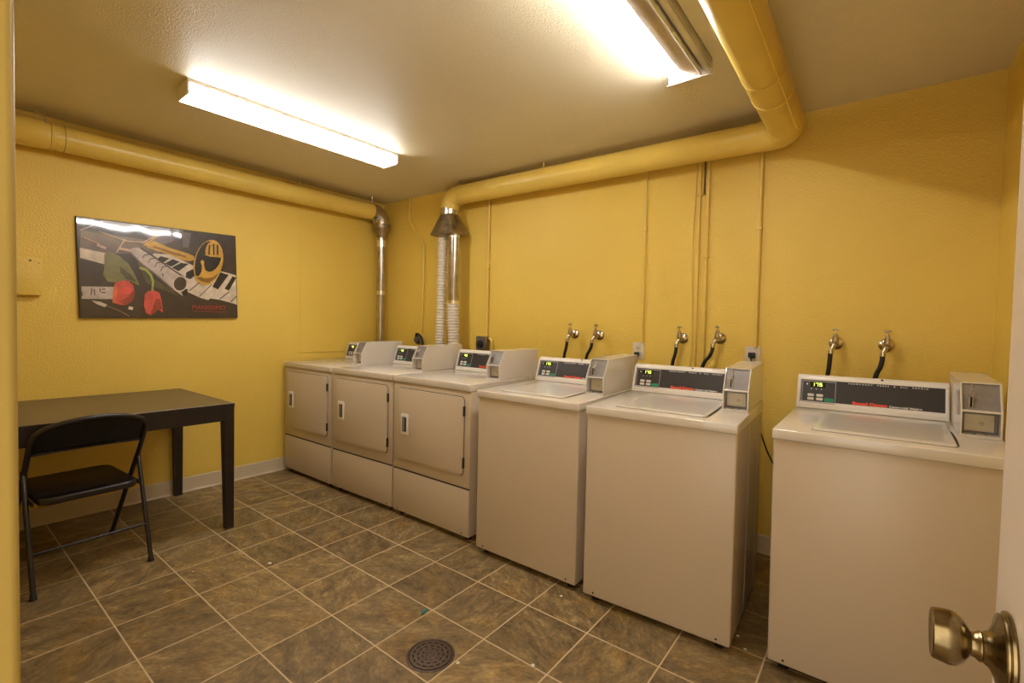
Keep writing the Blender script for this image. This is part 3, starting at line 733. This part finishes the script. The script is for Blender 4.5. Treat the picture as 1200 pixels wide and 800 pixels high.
# square dryer receptacle
r = thing('dryer_receptacle', 'square grey dryer receptacle box between the hoses and the first faucet', 'outlet', (1.378, 0, 1.122))
bm = bmesh.new(); box(bm, -.056, .056, -.045, 0, -.058, .058, .004, 2); obj('receptacle_box', bm, M['galv_dull'], r)
bm = bmesh.new(); box(bm, -.050, .050, -.049, -.044, -.052, .052, .002, 1); obj('receptacle_cover', bm, M['grey_plastic'], r)
bm = bmesh.new(); lathe(bm, [(0, .030), (.018, .029), (.022, .022)], (-.004, -.048, -.006), (0, -1, 0), 20); box(bm, .002, .014, -.074, -.066, -.030, .022, .002, 1); obj('plug_body', bm, M['rubber'], r)
bm = bmesh.new(); tube(bm, smooth_path([(.062, -.012, .045), (.088, -.013, .020), (.096, -.013, -.02), (.092, -.013, -.10)], 6), .011, 10); obj('flexible_conduit', bm, M['conduit'], r)

# ---------------------------------------------------------------- ceiling lights
r = thing('ceiling_light', 'long wrapped fluorescent ceiling light, fully lit, toward the left wall', 'ceiling light', (1.175, -1.494, H), (0, 0, -.028))
LH = .637; HW = .083
bm = bmesh.new(); box(bm, -HW+.004, HW-.004, -LH, LH, -.012, -.0005, .001, 1); obj('light_housing', bm, M['white_metal'], r)
for s in (-1, 1):
    bm = bmesh.new(); prism(bm, [(-HW, -.0005), (-HW, -.070), (-HW+.003, -.073), (HW-.003, -.073), (HW, -.070), (HW, -.0005)], 'y', s*LH-.004, s*LH+.004, .001, 1); obj('end_cap', bm, M['white_metal'], r)
bm = bmesh.new(); prism(bm, [(-HW+.003, -.013), (-HW+.003, -.058), (-HW+.014, -.070), (HW-.014, -.070), (HW-.003, -.058), (HW-.003, -.013)], 'y', -LH+.005, LH-.005); obj('light_diffuser', bm, M['lamp_lens'], r)
for s in (-1, 1):
    bm = bmesh.new(); box(bm, s*HW-.002, s*HW+.002, -LH, LH, -.018 if s > 0 else -.063, -.0005, .0008, 1); obj('side_rail', bm, M['white_metal'], r)  # left rail deepened on the unseen side to block light toward the duct

r = thing('ceiling_light', 'open two-tube fluorescent ceiling light with one tube burnt out, beside the crossing duct', 'ceiling light', (3.268, -1.465, H), (0, 0, -.010))
W2_ = .096
bm = bmesh.new(); box(bm, -W2_, W2_, -LH, LH, -.010, -.0005, .001, 1)
box(bm, W2_-.003, W2_, -LH, LH, -.040, -.0005, .0005, 1); obj('light_housing', bm, M['reflector'], r)
bm = bmesh.new(); box(bm, .0505, .0545, -LH+.012, LH-.012, -.066, -.012, .0008, 1); obj('tube_divider', bm, M['white_metal'], r)  # added white strip standing in for a glint along the fixture
bm = bmesh.new(); prism(bm, [(-.040, -.010), (-.024, -.050), (-.018, -.054), (.036, -.054), (.042, -.050), (.049, -.010)], 'y', -LH+.02, LH-.02, .001, 1); obj('ballast_cover', bm, M['reflector'], r)
for s in (-1, 1):
    bm = bmesh.new(); box(bm, -W2_, W2_, s*LH-.002, s*LH+.002, -.072, -.0005, .001, 1)
    box(bm, -W2_, W2_, s*(LH-.010)-.010, s*(LH-.010)+.010, -.072, -.070); obj('end_plate', bm, M['white_metal'], r)
    for x in (-.066, .078):
        bm = bmesh.new(); box(bm, x-.010, x+.010, s*(LH-.010)-.006, s*(LH-.010)+.006, -.062, -.012, .003, 1); obj('lamp_socket', bm, M['plastic_white'], r)
bm = bmesh.new(); tube(bm, [(-.066, -LH+.022, -.040), (-.066, LH-.022, -.040)], .0175, 20); obj('fluorescent_tube', bm, M['lamp_tube'], r)['label'] = 'lit tube'
bm = bmesh.new(); tube(bm, [(.078, -LH+.022, -.040), (.078, LH-.022, -.040)], .0145, 20); obj('fluorescent_tube', bm, M['tube_off'], r)['label'] = 'unlit grey tube'

# ---------------------------------------------------------------- poster
PRINT = [
('dim',[(-.448,.219),(-.07,.211),(-.031,.124),(-.327,.091),(-.454,.111)]),
('mauve',[(-.166,.29),(.03,.3),(.05,.231),(-.031,.183),(-.109,.23)]),
('mauve',[(.103,.3),(.156,.303),(.14,.196),(.103,.191)]),
('cream',[(-.455,.111),(-.319,.091),(-.328,.006),(-.453,.035)]),
('brown',[(-.453,.048),(-.328,.019),(-.328,.004),(-.453,.033)]),
('cream',[(-.071,.125),(.03,.132),(.179,.064),(.362,.046),(.46,.027),(.468,-.202),(.345,-.17),(.28,-.164),(.267,-.178),(.207,-.161),(.124,-.12),(.03,-.085),(-.109,.067)]),
('black',[(-.031,.112),(.03,.101),(-.016,.069),(-.056,.083)]),
('black',[(.042,.1),(.094,.082),(.03,.046),(-.006,.065)]),
('black',[(.094,.08),(.14,.078),(.076,.017),(.032,.041)]),
('black',[(.124,.015),(.168,.045),(.176,-.004),(.151,-.032),(.119,-.022)]),
('black',[(.35,.038),(.408,.024),(.333,-.093),(.294,-.076)]),
('black',[(.437,.017),(.462,.006),(.411,-.096),(.379,-.085)]),
('black',[(.108,-.103),(.135,-.107),(.124,-.151),(.098,-.147)]),
('brown',[(.212,-.042),(.139,-.118),(.142,-.123),(.216,-.047)]),
('brown',[(.29,-.055),(.205,-.154),(.208,-.158),(.294,-.059)]),
('brown',[(.409,-.104),(.343,-.163),(.347,-.168),(.413,-.109)]),
('brown',[(.462,-.134),(.421,-.18),(.426,-.185),(.466,-.139)]),
('cream',[(-.02,.058),(.031,.106),(.028,.11),(-.022,.062)]),
('cream',[(.031,.036),(.088,.082),(.086,.087),(.028,.041)]),
('leafdark',[(-.166,.055),(-.119,.043),(-.076,-.046),(.019,-.104),(.076,-.16),(-.031,-.119),(-.11,-.084),(-.138,-.017)]),
('leaf',[(-.336,.084),(-.306,.105),(-.257,.083),(-.208,.033),(-.176,-.032),(-.152,-.101),(-.222,-.071),(-.271,-.092),(-.319,-.09),(-.343,-.048),(-.335,.019)]),
('leafdark',[(-.258,.016),(-.203,-.029),(-.166,-.083),(-.222,-.065),(-.253,-.028)]),
('sheet',[(-.208,.122),(-.194,.145),(-.147,.155),(-.071,.101),(.03,.03),(.108,-.023),(.061,-.128),(.019,-.091),(-.071,-.01),(-.147,.051)]),
('brown',[(-.15,.15),(-.073,.099),(.027,.028),(.109,-.026),(.114,-.017),(.032,.037),(-.068,.108),(-.145,.16)]),
('dim',[(-.204,.109),(-.146,.045),(-.069,-.02),(.022,-.101),(.052,-.131),(.059,-.122),(.027,-.093),(-.063,-.011),(-.14,.054),(-.198,.117)]),
('sheet',[(.056,-.125),(.103,-.159),(.092,-.129)]),
('rim',[(.128,-.086),(.122,-.1),(.113,-.112),(.103,-.121),(.091,-.127),(.078,-.129),(.067,-.127),(.056,-.121),(.047,-.112),(.041,-.1),(.038,-.086),(.038,-.071),(.041,-.056),(.047,-.042),(.055,-.03),(.065,-.02),(.077,-.014),(.089,-.012),(.101,-.014),(.112,-.019),(.121,-.029),(.127,-.041),(.131,-.055),(.131,-.07)]),
('brown',[(.122,-.083),(.117,-.095),(.109,-.106),(.1,-.114),(.09,-.119),(.08,-.12),(.07,-.119),(.061,-.114),(.054,-.106),(.049,-.096),(.046,-.084),(.046,-.071),(.048,-.058),(.053,-.046),(.061,-.036),(.069,-.028),(.079,-.022),(.09,-.021),(.1,-.022),(.109,-.027),(.116,-.035),(.122,-.045),(.124,-.057),(.124,-.07)]),
('ink',[(-.134,.083),(-.122,.103),(-.091,.115),(-.093,.122),(-.125,.109),(-.138,.087)]),
('ink',[(-.102,.057),(-.091,.081),(-.06,.091),(-.061,.098),(-.093,.086),(-.107,.06)]),
('ink',[(-.063,.03),(-.051,.06),(-.025,.068),(-.027,.075),(-.055,.065),(-.068,.033)]),
('ink',[(-.028,.005),(-.019,.034),(.015,.049),(.013,.056),(-.023,.039),(-.034,.007)]),
('ink',[(-.013,-.027),(-.018,-.004),(-.024,-.006),(-.019,-.03)]),
('sheet',[(-.449,-.131),(-.285,-.121),(-.292,-.202),(-.449,-.209)]),
('ink',[(-.45,-.166),(-.45,-.193),(-.444,-.192),(-.444,-.165)]),
('ink',[(-.403,-.141),(-.406,-.184),(-.4,-.184),(-.397,-.141)]),
('ink',[(-.391,-.146),(-.389,-.184),(-.383,-.183),(-.385,-.145)]),
('ink',[(-.363,-.138),(-.361,-.16),(-.355,-.159),(-.357,-.137)]),
('ink',[(-.354,-.165),(-.333,-.166),(-.332,-.158),(-.354,-.158)]),
('ink',[(-.349,-.146),(-.332,-.143),(-.333,-.135),(-.35,-.139)]),
('stem',[(-.154,.011),(-.118,-.001),(-.094,-.031),(-.083,-.071),(-.087,-.134),(-.074,-.135),(-.07,-.068),(-.082,-.021),(-.111,.014),(-.15,.026)]),
('red',[(-.285,-.099),(-.258,-.079),(-.213,-.074),(-.187,-.102),(-.179,-.147),(-.19,-.205),(-.222,-.237),(-.258,-.238),(-.298,-.225),(-.295,-.161)]),
('darkred',[(-.181,-.13),(-.179,-.17),(-.195,-.217),(-.231,-.238),(-.258,-.22),(-.222,-.184)]),
('orange',[(-.283,-.101),(-.272,-.131),(-.278,-.199),(-.269,-.234),(-.296,-.224),(-.294,-.155)]),
('red',[(-.124,-.161),(-.105,-.136),(-.071,-.13),(-.039,-.144),(-.026,-.208),(-.019,-.282),(-.046,-.257),(-.086,-.301),(-.118,-.288),(-.13,-.237)]),
('darkred',[(-.061,-.186),(-.036,-.185),(-.023,-.262),(-.046,-.257),(-.071,-.293),(-.095,-.3),(-.081,-.258)]),
('cream',[(-.403,-.215),(-.359,-.223),(-.324,-.239),(-.336,-.257),(-.38,-.237)]),
('tan',[(-.329,-.248),(-.259,-.281),(-.21,-.313),(-.208,-.309),(-.258,-.277),(-.328,-.244)]),
('cream',[(-.211,-.244),(-.187,-.251),(-.193,-.27),(-.216,-.264)]),
('gold',[(-.116,.177),(-.07,.211),(.03,.174),(.135,.152),(.173,.138),(.173,.109),(.13,.094),(.03,.126),(-.109,.158)]),
('darkgold',[(-.07,.178),(.03,.154),(.124,.132),(.119,.119),(.019,.137),(-.075,.165)]),
('gold',[(.361,.087),(.348,.042),(.329,.002),(.306,-.031),(.28,-.055),(.254,-.068),(.229,-.069),(.207,-.058),(.188,-.037),(.175,-.007),(.169,.031),(.168,.073),(.175,.117),(.187,.16),(.205,.2),(.227,.233),(.252,.258),(.278,.272),(.304,.275),(.327,.266),(.346,.246),(.36,.215),(.368,.177),(.368,.133)]),
('black',[(.286,.264),(.251,.252),(.22,.22),(.195,.166),(.181,.108),(.176,.052),(.181,.0),(.196,-.009),(.21,.008),(.221,.031),(.223,.076),(.214,.1),(.223,.117),(.238,.111),(.238,.077),(.246,.044),(.266,.034),(.291,.039),(.317,.061),(.336,.092),(.35,.125),(.355,.149),(.314,.149),(.274,.149),(.254,.155),(.245,.179),(.251,.212),(.263,.241)]),
('black',[(.269,.233),(.265,.157),(.276,.158),(.279,.234)]),
('black',[(.297,.244),(.298,.161),(.308,.162),(.308,.245)]),
('black',[(.323,.241),(.323,.164),(.334,.166),(.334,.243)]),
('darkgold',[(.19,-.022),(.223,-.044),(.269,-.05),(.315,-.01),(.344,.044),(.332,.03),(.292,-.006),(.246,-.017),(.206,-.008)]),
('gold',[(.244,.155),(.279,.147),(.315,.152),(.356,.163),(.355,.173),(.314,.162),(.28,.157),(.247,.165)]),
('pale',[(-.437,.175),(-.362,.143),(-.36,.15),(-.435,.181)]),
('pale',[(-.362,.225),(-.222,.184),(-.128,.189),(-.057,.249),(-.06,.255),(-.129,.196),(-.22,.191),(-.36,.231)]),
('gold',[(-.126,.168),(-.05,.24),(-.055,.248),(-.131,.176)]),
('pale',[(-.233,.201),(-.278,.105),(-.272,.102),(-.227,.198)]),
('pale',[(-.263,.125),(-.195,.118),(-.193,.134),(-.26,.141)]),
('pale',[(-.376,.132),(-.329,.116),(-.325,.131),(-.372,.147)]),
('pale',[(-.455,.215),(-.343,.289),(-.345,.294),(-.456,.22)]),
]

PO = (0, -1.866, 1.593)
r = thing('wall_poster', 'dark laminated poster of piano keys, brass horn and red tulips on the left wall', 'poster', PO)
cor = [(-.475, .304), (.459, .331), (.474, -.306), (-.458, -.329)]
def lean(z): return .0125-.013*(z+.33)       # stands a little off the wall at the bottom
bm = bmesh.new(); tt = bmesh.new()
fr = [tt.verts.new((lean(z)+.009, y, z)) for y, z in cor]; bk = [tt.verts.new((lean(z)-.004, y, z)) for y, z in cor]
tt.faces.new(fr); tt.faces.new(bk[::-1])
for i in range(4): tt.faces.new((fr[i], bk[i], bk[(i+1) % 4], fr[(i+1) % 4]))
bmesh.ops.recalc_face_normals(tt, faces=tt.faces[:]); merge(bm, tt); obj('backing_board', bm, M['gap'], r, smooth=False)
PC = {'bg': (.042, .029, .025), 'dim': (.17, .12, .105), 'mauve': (.16, .12, .125), 'cream': (.66, .56, .45), 'brown': (.055, .035, .022), 'black': (.012, .010, .009), 'leaf': (.20, .19, .075),
      'leafdark': (.085, .080, .038), 'sheet': (.50, .42, .385), 'rim': (.62, .52, .45), 'ink': (.09, .06, .055), 'stem': (.36, .38, .08), 'red': (.62, .075, .065), 'darkred': (.30, .045, .035), 'orange': (.66, .13, .05),
      'tan': (.35, .22, .17), 'gold': (.60, .34, .055), 'darkgold': (.25, .12, .02), 'pale': (.62, .44, .33)}
names = list(PC); mats = []
for k in names:
    m = mat('print_'+k, PC[k], .30, coat=1.0, var=.22, vscale=22, coat_rough=.045)
    nt = m.node_tree; b = nt.nodes['Principled BSDF']
    tc = nt.nodes.new('ShaderNodeTexCoord'); mp = nt.nodes.new('ShaderNodeMapping'); mp.inputs['Scale'].default_value = (1, 1, .25)
    nz = nt.nodes.new('ShaderNodeTexNoise'); nz.inputs['Scale'].default_value = 7; nz.inputs['Detail'].default_value = 1
    bp = nt.nodes.new('ShaderNodeBump'); bp.inputs['Strength'].default_value = .35; bp.inputs['Distance'].default_value = .009
    nt.links.new(tc.outputs['Object'], mp.inputs['Vector']); nt.links.new(mp.outputs[0], nz.inputs['Vector']); nt.links.new(nz.outputs['Fac'], bp.inputs['Height']); nt.links.new(bp.outputs['Normal'], b.inputs['Coat Normal'])
    mats.append(m)
bm = bmesh.new()
def poly(pts, mi, off):
    vs = [bm.verts.new((lean(z)+.0095+off, y, z)) for y, z in pts]
    e = [bm.edges.new((vs[i], vs[(i+1) % len(vs)])) for i in range(len(vs))]
    res = bmesh.ops.triangle_fill(bm, edges=e, use_beauty=True, normal=(1, 0, 0))
    for g in res['geom']:
        if isinstance(g, bmesh.types.BMFace):
            g.material_index = mi
            g.normal_update()
            if g.normal.x < 0: g.normal_flip()
ins = [(y*(1-.010), z*(1-.014)) for y, z in cor]
poly(ins, names.index('bg'), 0)
for i, (k, pts) in enumerate(PRINT):
    poly(pts, names.index(k), .00012*(i+1))
obj('poster_print', bm, mats, r, smooth=False)
text_mesh('poster_lettering', 'PIANISSIMO', .043, M['print_red'], r, ((lean(-.24)+.0180, .159, -.250), (0, 1, .028), (0, 0, 1)), width=.222)
bm = bmesh.new(); box(bm, lean(-.26)+.0184, lean(-.26)+.0188, .160, .385, -.264, -.261); obj('poster_underline', bm, M['print_red'], r)

# painted-over box on the left wall beside the doorway
r = thing('wall_box', 'small yellow painted box mounted on the left wall left of the poster', 'box', (0, -2.60, 1.505))
bm = bmesh.new(); box(bm, 0, .045, -.115, .105, -.112, .108, .003, 2); obj('box_body', bm, M['wall'], r)
bm = bmesh.new(); lathe(bm, [(0, .006), (.0012, .006)], (.0445, .055, .090), (1, 0, 0), 12); lathe(bm, [(0, .003), (.001, .003)], (.0447, .092, .080), (1, 0, 0), 10); obj('box_hole', bm, M['cable_dark'], r)

# ---------------------------------------------------------------- table
r = thing('table', 'long dark brown wooden table standing against the left wall', 'table', (.4575, -2.34, 0))
tx0, tx1, ty0, ty1 = -.4475, .4475, -.575, .565
bm = bmesh.new(); box(bm, tx0, tx1, ty0, ty1, .745, .768, .0015, 1); obj('tabletop', bm, M['table_top'], r, smooth=False)
bm = bmesh.new(); box(bm, tx1-.022, tx1-.001, ty0+.055, ty1-.055, .665, .745); obj('apron', bm, M['table_frame'], r, smooth=False)
bm = bmesh.new(); box(bm, tx0+.001, tx0+.022, ty0+.055, ty1-.055, .665, .745); obj('apron', bm, M['table_frame'], r, smooth=False)
for y in (ty0+.001, ty1-.022):
    bm = bmesh.new(); box(bm, tx0+.055, tx1-.055, y, y+.021, .665, .745); obj('apron', bm, M['table_frame'], r, smooth=False)
bm = bmesh.new(); box(bm, tx0-.0005, tx1+.0005, ty0-.0005, ty1+.0005, .7445, .7655); obj('edge_band', bm, M['table_frame'], r, smooth=False)
for sx in (0, 1):
    for sy in (0, 1):
        x = tx1-.030 if sx else tx0+.030; y = ty1-.030 if sy else ty0+.030
        bm = bmesh.new(); tt = bmesh.new()
        ox, oy = (1 if sx else -1), (1 if sy else -1)
        top = [(x-.029, y-.029), (x+.029, y-.029), (x+.029, y+.029), (x-.029, y+.029)]
        cx, cy = x+ox*.029, y+oy*.029
        bot = [(cx+(px-cx)*.76, cy+(py-cy)*.76) for px, py in top]
        lo = [tt.verts.new((*p, 0)) for p in bot]; hi = [tt.verts.new((*p, .7445)) for p in top]
        tt.faces.new(lo); tt.faces.new(hi)
        for i in range(4): tt.faces.new((lo[i], hi[i], hi[(i+1) % 4], lo[(i+1) % 4]))
        bmesh.ops.recalc_face_normals(tt, faces=tt.faces[:]); merge(bm, tt); obj('leg', bm, M['table_frame'], r, smooth=False)

# ---------------------------------------------------------------- folding chair (local: +x to the sitter's back, y across)
r = thing('folding_chair', 'black metal folding chair pushed up to the dark table', 'chair', (1.024, -2.4465, 0), (0, 0, .060))
yw = .218; tr = .0115
def side(y): return [(-.560, y, .012), (-.275, y, .398), (-.175, y, .530), (-.075, y, .672)]
arch = []
for k in range(15):
    a = PI*k/14
    yy = -math.cos(a)*yw; s = math.sin(a)**.62
    arch.append((-.075+.082*s, yy, .672+.122*s))
fr_path = side(-yw)[:-1]+arch+side(yw)[:-1][::-1]
bm = bmesh.new(); tube(bm, smooth_path(fr_path, 4), tr, 14, ref=(0, 1, 0)); obj('front_frame', bm, M['chair_black'], r)
for s in (-1, 1):
    bm = bmesh.new(); y = s*(yw+.004)
    tube(bm, [(-.180, y, .545), (-.170, y, .525), (-.006, y, .022)], [.008, .0105, .0105], 12); obj('leg', bm, M['chair_black'], r)
    bm = bmesh.new(); lathe(bm, [(0, .013), (.022, .0125), (.026, .0105)], (0, y, .0), (-.30, 0, .95), 14); obj('rubber_foot', bm, M['chair_rubber'], r)
    bm = bmesh.new(); lathe(bm, [(0, .013), (.022, .0125), (.026, .0115)], (-.569, s*yw, .0), (.6, 0, .8), 14); obj('rubber_foot', bm, M['chair_rubber'], r)
    bm = bmesh.new(); box(bm, -.19, -.165, s*(yw+.001)-.004, s*(yw+.001)+.012*1, .515, .548, .003, 1); obj('pivot_bracket', bm, M['chair_black'], r)
    bm = bmesh.new(); box(bm, -.30, -.10, s*(yw-.014)-.003, s*(yw-.014)+.003, .392, .412, .001, 1); obj('side_link', bm, M['chair_black'], r)
bm = bmesh.new(); tube(bm, [(-.060, -yw-.004, .185), (-.060, yw+.004, .185)], .0065, 12); obj('stretcher', bm, M['chair_black'], r)
# seat pan: rounded corners, slightly dished
bm = bmesh.new()
prism(bm, rrect(-.520, -.055, -.192, .192, .055, 6), 'z', .394, .430, .010, 3)
obj('seat', bm, M['chair_black'], r, angle=50)
bm = bmesh.new(); tt = bmesh.new(); n1, n2 = 24, 8; G = []
for i in range(n1+1):
    yy = -yw+.006+2*(yw-.006)*i/n1; q = abs(yy)/yw; top = .672+.122*max(0, 1-q*q)**.31-.004; bot = .628+.008*(1-q*q); row = []
    for j in range(n2+1):
        f_ = j/n2; z = bot+(top-bot)*f_; x = -.106+(z-.628)*.66+.012*(1-q*q)
        row.append(tt.verts.new((x, yy, z)))
    G.append(row)
for i in range(n1):
    for j in range(n2): tt.faces.new((G[i][j], G[i+1][j], G[i+1][j+1], G[i][j+1]))
bmesh.ops.solidify(tt, geom=tt.faces[:], thickness=.006); bmesh.ops.recalc_face_normals(tt, faces=tt.faces[:]); merge(bm, tt)
tube(bm, smooth_path([(-.106+.004, -yw+.004, .630), (-.092, 0, .637), (-.102, yw-.004, .630)], 8), .005, 8)
obj('backrest', bm, M['chair_black'], r, angle=60)

# ---------------------------------------------------------------- floor drain
r = thing('floor_drain', 'round rusty floor drain grate set in the tiles', 'drain', (2.665, -1.787, 0))
bm = bmesh.new(); lathe(bm, [(0, .093), (.0022, .093), (.0034, .090), (.0034, .085), (.0018, .083)], (0, 0, 0), (0, 0, 1), 48); obj('drain_rim', bm, M['drain'], r)
bm = bmesh.new(); lathe(bm, [(.001, .082), (.0036, .081), (.0040, .079), (.0040, .0)], (0, 0, 0), (0, 0, 1), 48); obj('drain_grate', bm, M['drain'], r)
bm = bmesh.new(); lathe(bm, [(.0016, .0835), (.0038, .0835), (.0038, .0805), (.0016, .0805)], (0, 0, 0), (0, 0, 1), 48); obj('drain_gap', bm, M['black'], r)
bm = bmesh.new()
for rad, n, wid, ln in ((.066, 16, .0055, .017), (.048, 12, .0050, .015), (.031, 9, .0045, .009), (.015, 6, .004, .005)):
    for k in range(n):
        a = 2*PI*(k+.3*(rad*100 % 1))/n; c, s = math.cos(a), math.sin(a); tt = bmesh.new(); q = []
        for dr, dt in ((-wid/2, -ln/2), (wid/2, -ln/2), (wid/2, ln/2), (-wid/2, ln/2)):
            q.append(tt.verts.new(((rad+dr)*c-dt*s, (rad+dr)*s+dt*c, .0043)))
        tt.faces.new(q); merge(bm, tt)
obj('drain_slots', bm, M['black'], r, smooth=False)

# ---------------------------------------------------------------- litter on the floor
def crumb(label, x, y, s, m, name='paper_scrap', cat='scrap', st=(1, 1, .5), group='white crumbs on the floor'):
    tt = bmesh.new(); bmesh.ops.create_icosphere(tt, subdivisions=2, radius=s)
    for v in tt.verts:
        k = 1+random.uniform(-.3, .3); v.co = Vector((v.co.x*k*st[0], v.co.y*k*st[1], v.co.z*k*st[2]))
    zm = min(v.co.z for v in tt.verts)
    for v in tt.verts: v.co.z -= zm
    bm = bmesh.new(); merge(bm, tt); ob = obj(name, bm, m, smooth=False); ob.location = (x, y, 0); tag(ob, label, cat, group)
crumb('crumpled teal scrap lying on a tile behind the drain', 2.450, -1.625, .011, M['teal'], 'teal_scrap', st=(.8, 1.4, .9), group=None)
crumb('white crumb just right of the floor drain', 2.778, -1.754, .0065, M['crumb'])
crumb('white crumb on the grout line right of the drain, farther toward the washers', 3.006, -1.587, .0075, M['crumb'])
crumb('white crumb on the floor in front of the gap between the first two washers', 2.848, -1.125, .0065, M['crumb'])
crumb('white crumb on the floor in front of the table leg', 1.513, -1.850, .009, M['crumb'])
crumb('white crumb in the gap by the middle washer, farthest back', 3.570, -.90, .006, M['crumb'])
crumb('white crumb in the gap between the last two washers, nearest the front', 3.612, -.97, .006, M['crumb'])
crumb('tiny white crumb on the tile in front of the folding chair leg', 1.30, -2.13, .004, M['crumb'])

# ---------------------------------------------------------------- world and camera
w = bpy.data.worlds.new('world'); scene.world = w; w.use_nodes = True
bg = w.node_tree.nodes['Background']; bg.inputs['Color'].default_value = (1.0, .88, .72, 1); bg.inputs['Strength'].default_value = 1.05

cam = bpy.data.cameras.new('camera'); co = bpy.data.objects.new('camera', cam); COL.objects.link(co)
yaw, pitch, roll = (math.radians(a) for a in (37.55817, -1.77018, 1.25538))
f = Vector((-math.sin(yaw)*math.cos(pitch), math.cos(yaw)*math.cos(pitch), math.sin(pitch)))
rt = Vector((math.cos(yaw), math.sin(yaw), 0)); up = rt.cross(f)
r2 = rt*math.cos(roll)+up*math.sin(roll); u2 = -rt*math.sin(roll)+up*math.cos(roll)
mw = Matrix((r2, u2, -f)).transposed().to_4x4(); mw.translation = Vector((3.97154, -3.03397, 1.27907)); co.matrix_world = mw
cam.sensor_width = 36; cam.lens = 554.1091/1200*36; cam.shift_x = (600-596.50328)/1200; cam.shift_y = (397.73601-400)/1200
cam.clip_start = .02; cam.clip_end = 50
scene.camera = co
vs = scene.view_settings; vs.view_transform = 'Standard'; vs.look = 'None'; vs.gamma = 1; vs.exposure = 1.32; vs.use_curve_mapping = False
